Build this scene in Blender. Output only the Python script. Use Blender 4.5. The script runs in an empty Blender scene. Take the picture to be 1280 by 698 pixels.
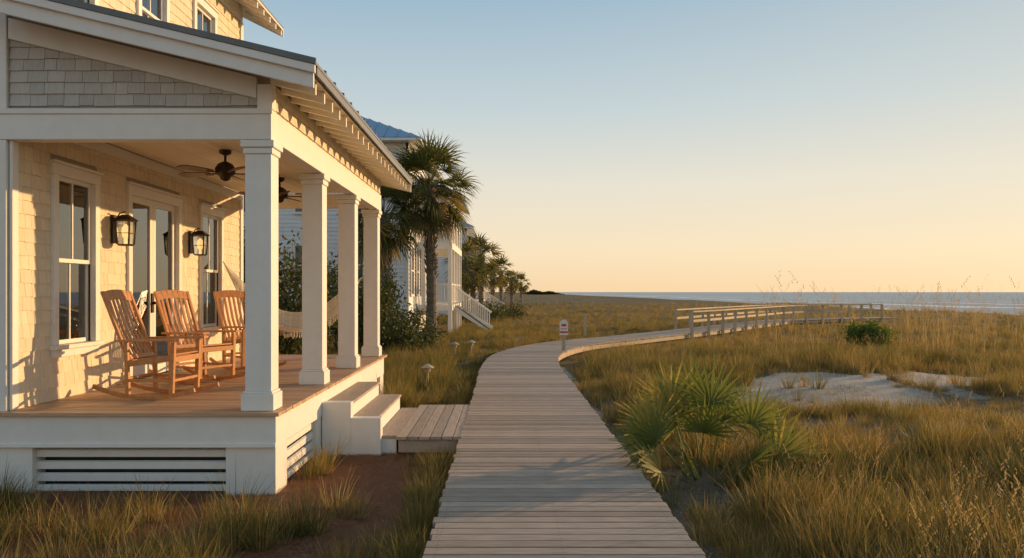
import bpy, math, random
import numpy as np
from mathutils import Vector, Matrix, noise
R = random.Random(7)
V = Vector
scene = bpy.context.scene
pi = math.pi

# ------------------------------------------------------------------ helpers
class MB:
    def __init__(s): s.v=[]; s.f=[]; s.r=[]; s.m=[]
    def add(s, verts, faces, r=None, m=0):
        if r is None: r=R.random()
        b=len(s.v); s.v.extend([tuple(p) for p in verts])
        for f in faces:
            s.f.append(tuple(b+i for i in f)); s.r.append(r); s.m.append(m)
    def hexa(s,p,r=None,m=0):
        s.add(p,[(0,3,2,1),(4,5,6,7),(0,1,5,4),(1,2,6,5),(2,3,7,6),(3,0,4,7)],r,m)
    def box(s,x0,x1,y0,y1,z0,z1,r=None,m=0):
        s.hexa([(x0,y0,z0),(x1,y0,z0),(x1,y1,z0),(x0,y1,z0),(x0,y0,z1),(x1,y0,z1),(x1,y1,z1),(x0,y1,z1)],r,m)
    def bar(s,a,b,w,h,up=(0,0,1),r=None,m=0):
        a=V(a);b=V(b);d=(b-a).normalized();up=V(up)
        sd=d.cross(up)
        if sd.length<1e-4: sd=d.cross(V((0,1,0)))
        sd.normalize();u=sd.cross(d).normalized()
        P=[]
        for q in (a,b):
            for (i,j) in ((-1,-1),(1,-1),(1,1),(-1,1)):
                P.append(q+sd*(w/2*i)+u*(h/2*j))
        s.hexa(P,r,m)
    def tube(s,pts,rad,n=8,r=None,m=0,cap=True):
        if r is None:r=R.random()
        pts=[V(p) for p in pts]
        if not hasattr(rad,'__len__'): rad=[rad]*len(pts)
        vs=[];fs=[]
        ref=V((0,0,1)) if abs((pts[-1]-pts[0]).normalized().z)<.9 else V((1,0,0))
        for i,p in enumerate(pts):
            d=(pts[min(i+1,len(pts)-1)]-pts[max(i-1,0)]).normalized()
            a=d.cross(ref).normalized();b=d.cross(a)
            for k in range(n):
                t=2*pi*k/n; vs.append(p+(a*math.cos(t)+b*math.sin(t))*rad[i])
        for i in range(len(pts)-1):
            for k in range(n):
                k2=(k+1)%n
                fs.append((i*n+k,i*n+k2,(i+1)*n+k2,(i+1)*n+k))
        if cap:
            fs.append(tuple(range(n))); fs.append(tuple((len(pts)-1)*n+k for k in reversed(range(n))))
        s.add(vs,fs,r,m)
    def xform(s,M,start=0):
        for i in range(start,len(s.v)): s.v[i]=tuple(M@V(s.v[i]))
    def build(s,name,mats,parent=None,smooth=False,bevel=0,link=True):
        me=bpy.data.meshes.new(name)
        me.from_pydata(s.v,[],s.f)
        at=me.attributes.new('rnd','FLOAT','FACE'); at.data.foreach_set('value',s.r)
        if not isinstance(mats,(list,tuple)): mats=[mats]
        for m in mats: me.materials.append(m)
        me.polygons.foreach_set('material_index',s.m)
        if smooth: me.polygons.foreach_set('use_smooth',[True]*len(s.f))
        me.update()
        o=bpy.data.objects.new(name,me)
        if link: scene.collection.objects.link(o)
        if parent:
            o.parent=parent; o.location=-V(parent.location)
        if bevel:
            b=o.modifiers.new('bevel','BEVEL'); b.width=bevel; b.segments=2; b.limit_method='ANGLE'
            b.harden_normals=False
        return o
def empty(name,loc=(0,0,0)):
    o=bpy.data.objects.new(name,None); o.location=loc; o.empty_display_size=.2
    scene.collection.objects.link(o); return o

def nt(name):
    m=bpy.data.materials.new(name); m.use_nodes=True
    t=m.node_tree; b=t.nodes['Principled BSDF']; return m,t,b
def noisenode(t,scale,vec=None,detail=5,rough=.6):
    n=t.nodes.new('ShaderNodeTexNoise'); n.inputs['Scale'].default_value=scale
    n.inputs['Detail'].default_value=detail; n.inputs['Roughness'].default_value=rough
    if vec is not None: t.links.new(vec,n.inputs['Vector'])
    return n.outputs['Fac']
def mapped(t,sc):
    tc=t.nodes.new('ShaderNodeTexCoord'); mp=t.nodes.new('ShaderNodeMapping')
    mp.inputs['Scale'].default_value=sc; t.links.new(tc.outputs['Object'],mp.inputs['Vector'])
    return mp.outputs['Vector']
def mixc(t,fac,a,b,mode='MIX'):
    n=t.nodes.new('ShaderNodeMix'); n.data_type='RGBA'; n.blend_type=mode
    for i,x in ((0,fac),(6,a),(7,b)):
        if isinstance(x,(int,float)): n.inputs[i].default_value=x
        elif isinstance(x,tuple): n.inputs[i].default_value=(*x,1)
        else: t.links.new(x,n.inputs[i])
    return n.outputs[2]
def mrange(t,x,a,b,c=0,d=1):
    n=t.nodes.new('ShaderNodeMapRange'); n.inputs[1].default_value=a;n.inputs[2].default_value=b
    n.inputs[3].default_value=c;n.inputs[4].default_value=d; t.links.new(x,n.inputs[0]); return n.outputs[0]
def math_(t,op,a,b):
    n=t.nodes.new('ShaderNodeMath'); n.operation=op
    for i,x in ((0,a),(1,b)):
        if isinstance(x,(int,float)): n.inputs[i].default_value=x
        else: t.links.new(x,n.inputs[i])
    return n.outputs[0]
def attr(t,nm,out='Fac'):
    n=t.nodes.new('ShaderNodeAttribute'); n.attribute_name=nm; return n.outputs[out]
def bump(t,b,h,strength,dist=.01):
    n=t.nodes.new('ShaderNodeBump'); n.inputs['Strength'].default_value=strength
    n.inputs['Distance'].default_value=dist; t.links.new(h,n.inputs['Height']); t.links.new(n.outputs[0],b.inputs['Normal'])

def surf(name,c1,c2,sc=(1,1,1),nscale=8,rough=.6,bmp=.2,var=.25,bd=.01,metal=0,dirt=.0):
    m,t,b=nt(name)
    v=mapped(t,sc)
    f=mrange(t,noisenode(t,nscale,v),.3,.7)
    col=mixc(t,f,c1,c2)
    if var:
        k=mrange(t,attr(t,'rnd'),0,1,1-var,1+var)
        cb=t.nodes.new('ShaderNodeCombineColor')
        for i in range(3): t.links.new(k,cb.inputs[i])
        col=mixc(t,1.0,col,cb.outputs[0],'MULTIPLY')
    if dirt:
        big=mrange(t,noisenode(t,1.3),.45,.75,0,dirt)
        col=mixc(t,big,col,tuple(c*.45 for c in c1))
    t.links.new(col,b.inputs['Base Color'])
    b.inputs['Roughness'].default_value=rough; b.inputs['Metallic'].default_value=metal
    if bmp: bump(t,b,noisenode(t,nscale*2,v),bmp,bd)
    return m

def leafmat(name,c1,c2,c3=None,trans=.45,rough=.6,useobj=False,nscale=3):
    m,t,b=nt(name)
    b.inputs['Roughness'].default_value=rough
    b.inputs['Specular IOR Level'].default_value=.25
    if useobj:
        oi=t.nodes.new('ShaderNodeObjectInfo'); f=math_(t,'ADD',math_(t,'MULTIPLY',oi.outputs['Random'],.45),math_(t,'MULTIPLY',attr(t,'rnd'),.55))
    else: f=attr(t,'rnd')
    col=mixc(t,f,c1,c2)
    if c3:
        col=mixc(t,mrange(t,f,.72,.95),col,c3)
    t.links.new(col,b.inputs['Base Color'])
    tr=t.nodes.new('ShaderNodeBsdfTranslucent')
    t.links.new(mixc(t,1.0,col,(1.3,1.2,.7),'MULTIPLY'),tr.inputs['Color'])
    mx=t.nodes.new('ShaderNodeMixShader'); mx.inputs[0].default_value=trans
    t.links.new(b.outputs[0],mx.inputs[1]); t.links.new(tr.outputs[0],mx.inputs[2])
    t.links.new(mx.outputs[0],t.nodes['Material Output'].inputs['Surface'])
    return m

# ------------------------------------------------------------------ materials
M_white=surf('painted_white_trim',(.77,.735,.66),(.83,.795,.72),nscale=6,rough=.5,bmp=.08,var=.03,dirt=.10)
M_shing=surf('sunlit_cedar_shingle',(.70,.585,.41),(.79,.675,.49),sc=(1,1,.25),nscale=40,rough=.75,bmp=.4,var=.07,bd=.003)  # warm sunlit tone of the side walls put into the base colour
M_shing_shade=surf('shaded_cedar_shingle',(.46,.43,.38),(.54,.51,.45),sc=(1,1,.25),nscale=40,rough=.75,bmp=.5,var=.12,bd=.004)  # same cedar, greyer base colour stands in for shade on gable and end walls
M_back=surf('wall_sheathing',(.35,.31,.25),(.4,.36,.29),var=0)
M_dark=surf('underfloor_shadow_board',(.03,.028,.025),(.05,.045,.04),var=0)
M_deck=surf('porch_deck_wood',(.40,.23,.12),(.54,.34,.19),sc=(.6,6,6),nscale=5,rough=.55,bmp=.3,var=.2,bd=.004)
M_walk=surf('weathered_boardwalk_plank',(.30,.225,.16),(.49,.38,.28),sc=(.8,9,9),nscale=5,rough=.8,bmp=.5,var=.24,bd=.005,dirt=.35)
M_walkY=surf('weathered_landing_plank',(.32,.25,.185),(.48,.38,.29),sc=(9,.8,9),nscale=5,rough=.8,bmp=.5,var=.2,bd=.005)
M_rail=surf('weathered_rail_timber',(.42,.32,.20),(.55,.44,.29),sc=(3,3,3),nscale=6,rough=.8,bmp=.3,var=.15)
M_ceil=surf('beadboard_ceiling_paint',(.80,.71,.55),(.84,.76,.61),var=.05,rough=.5,bmp=.05)
M_metalroof=surf('grey_metal_roof',(.12,.12,.12),(.15,.15,.14),rough=.4,metal=.3,bmp=0,var=.05)
M_bluemetal=surf('blue_metal_roof',(.20,.32,.43),(.24,.36,.47),rough=.5,metal=.0,bmp=0,var=.08)
M_teak=surf('oiled_teak',(.42,.17,.055),(.60,.28,.09),sc=(2,2,2),nscale=14,rough=.38,bmp=.15,var=.15,bd=.003)
M_bronze=surf('dark_bronze_metal',(.035,.028,.022),(.06,.045,.035),rough=.4,metal=.7,bmp=.1,var=0)
M_blade=surf('fan_blade_walnut',(.10,.05,.028),(.16,.08,.045),sc=(2,2,2),nscale=10,rough=.4,bmp=.1)
M_siding=surf('white_lap_siding',(.72,.72,.70),(.80,.80,.78),nscale=3,rough=.6,bmp=.05,var=.03)
M_rope=surf('cotton_rope_weave',(.74,.66,.52),(.84,.77,.64),nscale=60,rough=.9,bmp=.6,var=.15,bd=.005)
M_curtain=surf('linen_curtain',(.62,.57,.48),(.68,.63,.55),var=.1,rough=.9)
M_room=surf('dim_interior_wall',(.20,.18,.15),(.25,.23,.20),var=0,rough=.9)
M_trunk=surf('palm_trunk_bark',(.15,.115,.08),(.30,.23,.16),sc=(1,1,3),nscale=7,rough=.95,bmp=.9,var=.25,bd=.04)
M_bark=surf('shrub_bark',(.10,.075,.05),(.16,.12,.08),nscale=12,rough=.95)
M_red=surf('sign_red_paint',(.5,.06,.04),(.55,.08,.05),var=0,bmp=0)
M_glasslamp=surf('lit_amber_lamp_glass',(.72,.50,.26),(.80,.58,.32),rough=.15,bmp=.1,var=0)
_b=M_glasslamp.node_tree.nodes['Principled BSDF']; _b.inputs['Emission Color'].default_value=(1,.55,.2,1); _b.inputs['Emission Strength'].default_value=1.6

M_glass,t,b=nt('window_glass')
gl=t.nodes.new('ShaderNodeBsdfGlossy'); gl.inputs['Roughness'].default_value=.02; gl.inputs['Color'].default_value=(.9,.93,.95,1)
tp=t.nodes.new('ShaderNodeBsdfTransparent'); tp.inputs['Color'].default_value=(.75,.78,.76,1)
lw=t.nodes.new('ShaderNodeFresnel'); lw.inputs[0].default_value=1.7
mx=t.nodes.new('ShaderNodeMixShader'); t.links.new(mrange(t,lw.outputs[0],0,1,.12,1),mx.inputs[0])
t.links.new(tp.outputs[0],mx.inputs[1]); t.links.new(gl.outputs[0],mx.inputs[2])
t.links.new(mx.outputs[0],t.nodes['Material Output'].inputs['Surface'])

M_palm=leafmat('palm_frond',(.08,.095,.028),(.17,.16,.045),(.36,.25,.10),trans=.42)
M_palmdead=leafmat('dry_palm_frond',(.26,.18,.09),(.36,.25,.13),trans=.3)
M_palmetto=leafmat('palmetto_frond',(.12,.155,.04),(.22,.235,.06),(.46,.34,.09),trans=.42)
M_bush=leafmat('shrub_leaf',(.035,.055,.018),(.085,.10,.03),(.14,.13,.04),trans=.3)
M_bushl=leafmat('light_shrub_leaf',(.07,.12,.02),(.15,.20,.04),trans=.35)
M_gr_green=leafmat('green_dune_grass',(.065,.085,.025),(.24,.22,.065),(.50,.40,.19),useobj=True,trans=.42)
M_gr_gold=leafmat('golden_dune_grass',(.20,.13,.045),(.46,.31,.12),(.62,.47,.25),useobj=True,trans=.42)
M_gr_dark=leafmat('low_mixed_grass',(.06,.07,.024),(.20,.15,.055),(.38,.27,.12),useobj=True,trans=.38)
M_oat=leafmat('sea_oat_seed_head',(.42,.29,.14),(.56,.41,.22),useobj=True,trans=.3)
M_straw=leafmat('pine_straw_needle',(.22,.09,.04),(.38,.18,.08),(.46,.28,.14),useobj=True,trans=.1)
M_litter=leafmat('dry_grass_litter',(.16,.11,.06),(.36,.27,.15),(.55,.45,.28),useobj=True,trans=.1)

# ------------------------------------------------------------------ path
ctrl=[(.39,-6),(.39,-3),(.39,3),(.39,9),(.39,14),(.39,18.5),(.72,22.3),(2.0,26.2),(4.7,30.2),(8.2,35.2),(12.2,41.5),(16.6,48),(21.5,51.5),(27.5,54),(34,55.2),(41,55.8),(46,56)]
def catmull(c,n=40):
    out=[]
    for i in range(1,len(c)-2):
        p=[V((*q,0)) for q in c[i-1:i+3]]
        for k in range(n):
            t_=k/n
            out.append(.5*((2*p[1])+(p[2]-p[0])*t_+(2*p[0]-5*p[1]+4*p[2]-p[3])*t_**2+(3*p[1]-p[0]-3*p[2]+p[3])*t_**3))
    out.append(V((*c[-2],0))); return out
raw=catmull(ctrl)
cum=[0]
for i in range(1,len(raw)): cum.append(cum[-1]+(raw[i]-raw[i-1]).length)
TOT=next(c for c,p in zip(cum,raw) if p.x>25.8)
def pat(s_):
    s_=max(0,min(cum[-1]-1e-4,s_))
    i=int(np.searchsorted(cum,s_,side='right'))-1; i=min(i,len(raw)-2)
    f=(s_-cum[i])/(cum[i+1]-cum[i]); p=raw[i].lerp(raw[i+1],f)
    a=raw[max(i-2,0)];b_=raw[min(i+3,len(raw)-1)]
    d=(b_-a).normalized(); return p,V((d.y,-d.x,0)),d
pathnp=np.array([(p.x,p.y) for p in raw[::6] if p.x<27])
def pdist(x,y):
    return float(np.sqrt(((pathnp-np.array([x,y]))**2).sum(1)).min())
HW=.905

# ------------------------------------------------------------------ ground
def sst(a,b,x):
    t_=max(0,min(1,(x-a)/(b-a))); return t_*t_*(3-2*t_)
def nz(x,y,s,o=0): return noise.noise(V((x*s+o,y*s+o*1.7,o)))
def gz(x,y,pd=None):
    if pd is None: pd=pdist(x,y) if (-10<x<60 and -10<y<80) else 20
    k=sst(1.0,5,pd)
    z=-.2-.05*(1-k)
    h=.20*nz(x,y,.11,3)+.10*nz(x,y,.35,9)+.05*nz(x,y,1.1,5)
    side=1 if x>0 else sst(14,22,y)*.5+.12
    if x>-1: side=max(side,sst(-1,1,x))
    z+=h*k*side
    z+=.24*math.exp(-((x-6.8)/3.2)**2-((y-17.2)/2.4)**2)
    z-=.25*sst(10,30,x)*k
    z+=.25*math.exp(-((x-40)/6)**2)*(1+1.5*nz(x,y,.06,21))*k
    e=45+4*nz(x,y,.03,31)
    z-=2.3*sst(e,e+28,x)+1.5*sst(80,200,x)
    if x<-2 and y<16: z=max(min(z,-.17),-.24)
    return z
def mulchf(x,y):
    return (1-sst(12.0,13.5,y+.8*nz(x,y,.6,2)))*(1-sst(-1.0,-.5,x)) 
def sandf(x,y):
    n=nz(x,y,.5,11)*.6+nz(x,y,1.6,4)*.4
    def el(cx,cy,rx,ry): return 1-math.hypot((x-cx)/rx,(y-cy)/ry)
    s1=max(el(5.9,15.0,2.7,2.7),el(9.0,16.6,1.8,1.6)*.8,el(13.5,23.5,2.8,2.5)*.6,el(3.4,11.3,.9,1.4)*.6)
    v=sst(.05,.4,s1+n*.8)
    if .39+HW<x<2.6 and y<22:
        v=max(v,sst(.0,.6,.6-abs(x-1.4)*1.7+n*.8)*.7)
    e=45+4*nz(x,y,.03,31)
    v=max(v,sst(-3,2,x-e+3*n))
    if x>22: v=max(v,sst(.28,.5,n)*.7*sst(22,34,x))
    return v
def frange(a,b,s_):
    o=[];x=a
    while x<b-1e-6: o.append(round(x,4)); x+=s_
    return o
xs=[-8000,-3000,-1000,-400,-150,-80,-50,-35]+frange(-25,-6,1)+frange(-6,14,.25)+frange(14,30,.5)+frange(30,80,1)+[85,90,100,120,160,200,400,1000,3000,8000]
ys=[-3000,-400,-100,-40,-20,-10,-5]+frange(-2,30,.25)+frange(30,60,.6)+frange(60,140,2)+[145,160,180,210,250,300,380,500,700,1000,1600,3000,8000]
vs=[];sa=[];mu=[]
for y in ys:
    for x in xs:
        pd=pdist(x,y) if (-10<x<60 and -10<y<80) else 20
        vs.append((x,y,gz(x,y,pd))); sa.append(sandf(x,y)); mu.append(mulchf(x,y))
nx=len(xs)
fs=[(j*nx+i,j*nx+i+1,(j+1)*nx+i+1,(j+1)*nx+i) for j in range(len(ys)-1) for i in range(nx-1)]
me=bpy.data.meshes.new('ground'); me.from_pydata(vs,[],fs)
a=me.attributes.new('sand','FLOAT','POINT');a.data.foreach_set('value',sa)
a=me.attributes.new('mulch','FLOAT','POINT');a.data.foreach_set('value',mu)
me.polygons.foreach_set('use_smooth',[True]*len(fs))
ground=bpy.data.objects.new('ground',me); scene.collection.objects.link(ground)
m,t,b=nt('dune_soil_and_sand')
tc=t.nodes.new('ShaderNodeTexCoord').outputs['Object']
n1=mrange(t,noisenode(t,.7,tc,6),.35,.65); n2=noisenode(t,30,tc,6,.7); n3=noisenode(t,6,tc,6,.7)
veg=mixc(t,n1,(.15,.13,.05),(.28,.20,.09)); veg=mixc(t,mrange(t,n2,.4,.65),veg,(.13,.085,.045))
mul=mixc(t,mrange(t,n2,.35,.65),(.16,.07,.038),(.37,.185,.10))
snd=mixc(t,mrange(t,n3,.35,.7),(.60,.52,.42),(.42,.34,.25))
sf=mrange(t,math_(t,'ADD',attr(t,'sand'),math_(t,'MULTIPLY',math_(t,'SUBTRACT',n3,.5),1.4)),.35,.6)
col=mixc(t,attr(t,'mulch'),veg,mul); col=mixc(t,sf,col,snd)
t.links.new(col,b.inputs['Base Color']); b.inputs['Roughness'].default_value=.95; b.inputs['Specular IOR Level'].default_value=.1
bump(t,b,n2,.7,.04)
me.materials.append(m)

# sea
mb=MB(); mb.add([(44,-3000,-1.95),(9000,-3000,-1.95),(9000,9000,-1.95),(44,9000,-1.95)],[(0,1,2,3)])
m,t,b=nt('ocean_water')
tc=t.nodes.new('ShaderNodeTexCoord').outputs['Object']
mp=mapped(t,(1,.22,1))
w1=noisenode(t,.5,mp,6,.6); w2=noisenode(t,.10,mp,4,.5)
sx=t.nodes.new('ShaderNodeSeparateXYZ'); t.links.new(tc,sx.inputs[0])
wx=math_(t,'ADD',sx.outputs[0],math_(t,'MULTIPLY',math_(t,'SUBTRACT',noisenode(t,.02,mp,3),.5),60))
sn=math_(t,'SINE',math_(t,'MULTIPLY',wx,.18),0)
foam=math_(t,'MULTIPLY',mrange(t,sn,.65,.92),mrange(t,sx.outputs[0],130,240,1,0))
foam=math_(t,'MULTIPLY',foam,mrange(t,w1,.32,.48))
col=mixc(t,w2,(.10,.16,.20),(.17,.24,.28)); col=mixc(t,foam,col,(.88,.86,.80))
t.links.new(col,b.inputs['Base Color'])
t.links.new(mrange(t,foam,0,1,.3,.8),b.inputs['Roughness'])
b.inputs['Specular IOR Level'].default_value=.35
bump(t,b,w1,1.0,.9)
sea=mb.build('sea_water',m)

# ------------------------------------------------------------------ boardwalk
bw=empty('boardwalk',(.39,10,0))
mb=MB(); s_=0; pitch=.146; gap=.018
while s_<TOT-.2:
    p0,r0,_=pat(s_+gap/2); p1,r1,_=pat(s_+pitch-gap/2)
    j=R.uniform(-.014,.014); j2=R.uniform(-.014,.014); dz=R.uniform(-.002,.002)
    P=[p0-r0*(HW+j),p0+r0*(HW+j2),p1+r1*(HW+j2),p1-r1*(HW+j)]
    mb.hexa([q+V((0,0,-.038+dz)) for q in P]+[q+V((0,0,dz+R.uniform(-.0015,.0015))) for q in P])
    s_+=pitch
mb.build('deck_planks',M_walk,bw,bevel=.004)
mb=MB(); s_=0
while s_<TOT-.7:
    for off in (-HW+.07,0,HW-.07):
        p0,r0,_=pat(s_);p1,r1,_=pat(s_+.6)
        a_=p0+r0*(off-.02);b_=p0+r0*(off+.02);c_=p1+r1*(off+.02);d_=p1+r1*(off-.02)
        mb.hexa([q+V((0,0,-.19)) for q in (a_,b_,c_,d_)]+[q+V((0,0,-.045)) for q in (a_,b_,c_,d_)],.5)
    s_+=.6
mb.build('stringers',M_rail,bw)
mb=MB(); s_=0
while s_<26:
    p0,r0,d0=pat(s_+pitch/2)
    for off in (-HW+.07,0,HW-.07):
        for k in (-.035,.035):
            c=p0+r0*(off+R.uniform(-.004,.004))+d0*k+V((0,0,.0028))
            mb.add([c+V((.005*math.cos(a),.005*math.sin(a),0)) for a in [i*pi/3 for i in range(6)]],[(0,1,2,3,4,5)])
    s_+=pitch
mb.build('deck_screws',M_bronze,bw)
rl=empty('boardwalk_railing',(9,36,0))
mb=MB()
s0=next(c for c,p in zip(cum,raw) if p.y>33.2)
for side in (-1,1):
    s_=s0+(3.0 if side<0 else 0); prev=None
    while s_<TOT-.1:
        p,r,_=pat(s_); q=p+r*side*(HW+.05)
        mb.box(q.x-.06,q.x+.06,q.y-.06,q.y+.06,-.6,.86)
        if prev is not None:
            mb.bar(prev+V((0,0,.885)),q+V((0,0,.885)),.16,.055)
            mb.bar(prev+V((0,0,.50)),q+V((0,0,.50)),.035,.10)
        prev=q; s_+=1.9
mb.build('posts_and_rails',M_rail,rl)

mb=MB(); x=-1.27
while x<-.60:
    mb.box(x,x+.125,9.42+R.uniform(-.01,.01),12.1+R.uniform(-.01,.01),-.045,-.006+R.uniform(-.001,.001)); x+=.134
mb.box(-1.25,-.55,9.46,9.50,-.20,-.05); mb.box(-1.25,-.55,12.02,12.06,-.20,-.05)
lan=empty('step_landing',(-.9,10.8,0)); mb.build('landing_planks',M_walkY,lan,bevel=.004)

# ------------------------------------------------------------------ beach house
H=empty('beach_house',(-6,11,0))
XF=-2.2; XW=-4.7; Y0=7.6; Y1=14.3; ZD=.57; ZB=3.14; ZT=3.43; SL=.24
XE=-1.72
def rb(x): return 3.51+SL*(-1.66-x)

def shingles(mb,axis,c,u0,u1,z0,z1,course,openings=(),clip=None,wmin=.09,wmax=.19,lap=.017,sgn=1,m=0):
    z=z0; row=0
    while z<z1-.01:
        zt=min(z+course,z1)
        ints=[(u0,u1)]
        for (a0,a1,b0,b1) in openings:
            if b0<zt and b1>z+.02:
                new=[]
                for (p,q) in ints:
                    if a1<=p or a0>=q: new.append((p,q))
                    else:
                        if a0>p: new.append((p,a0))
                        if a1<q: new.append((a1,q))
                ints=new
        for (p,q) in ints:
            u=p
            while u<q-.005:
                w=R.uniform(wmin,wmax); e=min(u+w,q)
                if q-e<.04: e=q
                a_=u+.002; b_=e-.002
                ztt=zt
                if clip:
                    ztt=min(zt,clip((a_+b_)/2))
                    if ztt<z+.02: u=e; continue
                j=R.uniform(-.005,.003) if wmax<1 else 0
                o0=lap+R.uniform(-.002,.002); o1=.003
                if axis=='x':
                    f=lambda uu,zz,oo:(c+sgn*oo,uu,zz)
                else:
                    f=lambda uu,zz,oo:(uu,c-sgn*oo,zz)
                vv=[f(a_,z+j,0),f(b_,z+j,0),f(b_,z+j,o0),f(a_,z+j,o0),f(a_,ztt,o1),f(b_,ztt,o1),f(a_,ztt,0),f(b_,ztt,0)]
                mb.add(vv,[(0,1,2,3),(3,2,5,4),(0,3,4,6),(1,7,5,2)],m=m)
                u=e
        z=zt; row+=1

wins=[(8.28,9.22,1.14,3.02,'w'),(9.94,11.57,ZD,3.02,'d'),(12.3,13.3,1.14,3.02,'w'),
      (8.35,9.2,4.7,6.2,'w'),(10.2,11.15,4.7,6.2,'w'),(12.05,13.0,4.7,6.2,'w')]
mb=MB()
shingles(mb,'x',XW,Y0+.06,Y1-.1,ZD,3.45,.135,[w[:4] for w in wins],lap=.013)
shingles(mb,'x',XW,Y0+.06,Y1-.1,4.3,6.5,.135,[w[:4] for w in wins],lap=.013)
mb.build('side_wall_shingles',M_shing,H)
mb=MB()
def wallX(x0,x1,y0,y1,z0,z1,ops):
    yb=sorted(set([y0,y1]+[v for o in ops for v in o[:2] ]))
    zb=sorted(set([z0,z1]+[v for o in ops for v in o[2:4]]))
    for i in range(len(yb)-1):
        for j in range(len(zb)-1):
            cy=(yb[i]+yb[i+1])/2; cz=(zb[j]+zb[j+1])/2
            if any(o[0]<cy<o[1] and o[2]<cz<o[3] for o in ops): continue
            mb.box(x0,x1,yb[i],yb[i+1],zb[j],zb[j+1],.5)
wallX(XW-.15,XW,Y0,Y1,-.2,6.55,[w[:4] for w in wins])
mb.build('side_wall_core',M_back,H)
mb=MB()
mb.box(-12,XW-.15,Y0+.0,Y0+.15,-.2,6.55,.5); mb.box(-12,XW-.15,Y1-.15,Y1,-.2,6.55,.5); mb.box(-12,-11.85,Y0+.15,Y1-.15,-.2,6.55,.5)
mb.build('outer_walls',M_back,H)
mb=MB()
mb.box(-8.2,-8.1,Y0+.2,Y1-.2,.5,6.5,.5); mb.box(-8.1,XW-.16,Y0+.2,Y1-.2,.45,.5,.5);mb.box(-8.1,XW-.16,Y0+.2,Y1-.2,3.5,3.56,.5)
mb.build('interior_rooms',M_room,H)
mb=MB()
shingles(mb,'y',Y0,-12,-4.87,-.1,6.5,.135)
shingles(mb,'y',Y1,-12,-4.8,-.1,6.5,.135,sgn=-1)
mb.build('end_wall_shingles',M_shing_shade,H)
mb=MB()
mb.add([(-4.85,Y0+.02,ZT),(XF-.02,Y0+.02,ZT),(XF-.02,Y0+.02,rb(XF)+.1),(-4.85,Y0+.02,rb(-4.85)+.1)],[(0,1,2,3)],.5)
mb.build('gable_backing',M_back,H)
mb=MB(); shingles(mb,'y',Y0+.018,-4.70,-2.33,ZT+.04,4.4,.112,clip=lambda u: rb(u)-.02,wmin=.11,wmax=.2)
mb.build('gable_shingles',M_shing_shade,H)
mb=MB(); shingles(mb,'x',XF-.02,Y0+.12,Y1,ZT+.02,3.66,.11,wmin=.1,wmax=.2)
mb.box(XF-.06,XF-.021,Y0+.03,Y1,ZT,3.7,.5)
mb.build('porch_side_shingles',M_shing,H)
T=MB()
T.box(-4.86,XF,Y0-.04,Y0+.12,ZB,ZT)
T.box(-4.86,XF+.012,Y0-.055,Y0-.041,ZT-.05,ZT+.002)
T.box(XF-.16,XF-.002,Y0+.121,Y1+.05,ZB+.003,ZT-.003)
T.box(-4.6,XF-.161,Y1-.1,Y1+.05,ZB+.05,ZT-.003)
T.box(XF-.14,XF+.004,Y0-.02,Y0+.11,ZT+.003,rb(XF)+.03)
T.box(-4.86,-4.71,Y0-.035,Y0+.1,.26,ZB-.001)
T.box(-4.86,-4.71,Y0-.03,Y0+.1,ZT+.003,6.5)
T.box(XW-.0,XW+.03,Y0+.0,Y0+.10,ZD,ZB)
T.box(XW-.13,XW+.035,Y1-.1,Y1+.03,ZD,6.5)
T.box(XW+.001,XW+.032,Y0+.11,Y1-.101,3.32,3.449)
def rake(y0,y1,xa,xb,off0,off1,r=None):
    T.hexa([(xa,y0,rb(xa)+off0),(xb,y0,rb(xb)+off0),(xb,y1,rb(xb)+off0),(xa,y1,rb(xa)+off0),
            (xa,y0,rb(xa)+off1),(xb,y0,rb(xb)+off1),(xb,y1,rb(xb)+off1),(xa,y1,rb(xa)+off1)],r)
rake(Y0-.022,Y0+.017,-4.70,-2.345,-.14,.06)
rake(7.14,7.175,-4.9,XE+.02,0,.19)
rake(7.10,7.139,-4.9,XE+.04,.13,.205)
rake(14.62,14.655,-4.7,XE+.02,0,.19)
T.build('porch_trim',M_white,H,bevel=.006)
for k,yc in enumerate((7.72,9.86,11.98,14.12)):
    T=MB(); xc=-2.335
    w=.125
    T.box(xc-w,xc+w,yc-w,yc+w,ZD+.185,ZB-.13,.5)
    T.box(xc-.155,xc+.155,yc-.155,yc+.155,ZD+.001,ZD+.16,.5); T.box(xc-.14,xc+.14,yc-.14,yc+.14,ZD+.16,ZD+.185,.5)
    T.box(xc-.14,xc+.14,yc-.14,yc+.14,ZB-.13,ZB-.07,.5); T.box(xc-.16,xc+.16,yc-.16,yc+.16,ZB-.07,ZB-.002,.5)
    T.build('porch_column_%d'%(k+1),M_white,H,bevel=.008)
T=MB()
def slab(mbx,y0,y1,xa,xb,o0,o1,r=.5):
    mbx.hexa([(xa,y0,rb(xa)+o0),(xb,y0,rb(xb)+o0),(xb,y1,rb(xb)+o0),(xa,y1,rb(xa)+o0),
            (xa,y0,rb(xa)+o1),(xb,y0,rb(xb)+o1),(xb,y1,rb(xb)+o1),(xa,y1,rb(xa)+o1)],r)
y=7.176
while y<14.61:
    slab(T,y,min(y+.095,14.618),-4.69,XE,.115,.14); y+=.098
y=7.45
while y<14.6:
    slab(T,y-.022,y+.022,-2.17,XE-.03,.0,.114,None); y+=.36
T.build('soffit_and_rafter_tails',M_ceil,H,bevel=.003)
T=MB(); slab(T,7.09,14.67,-4.69,XE+.05,.207,.235)
slab(T,7.176,14.6,XE+.02,XE+.045,.13,.206)
y=7.1
while y<14.7:
    slab(T,y,y+.025,-4.69,XE+.05,.236,.265); y+=.42
T.build('porch_metal_roof',M_metalroof,H)
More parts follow.
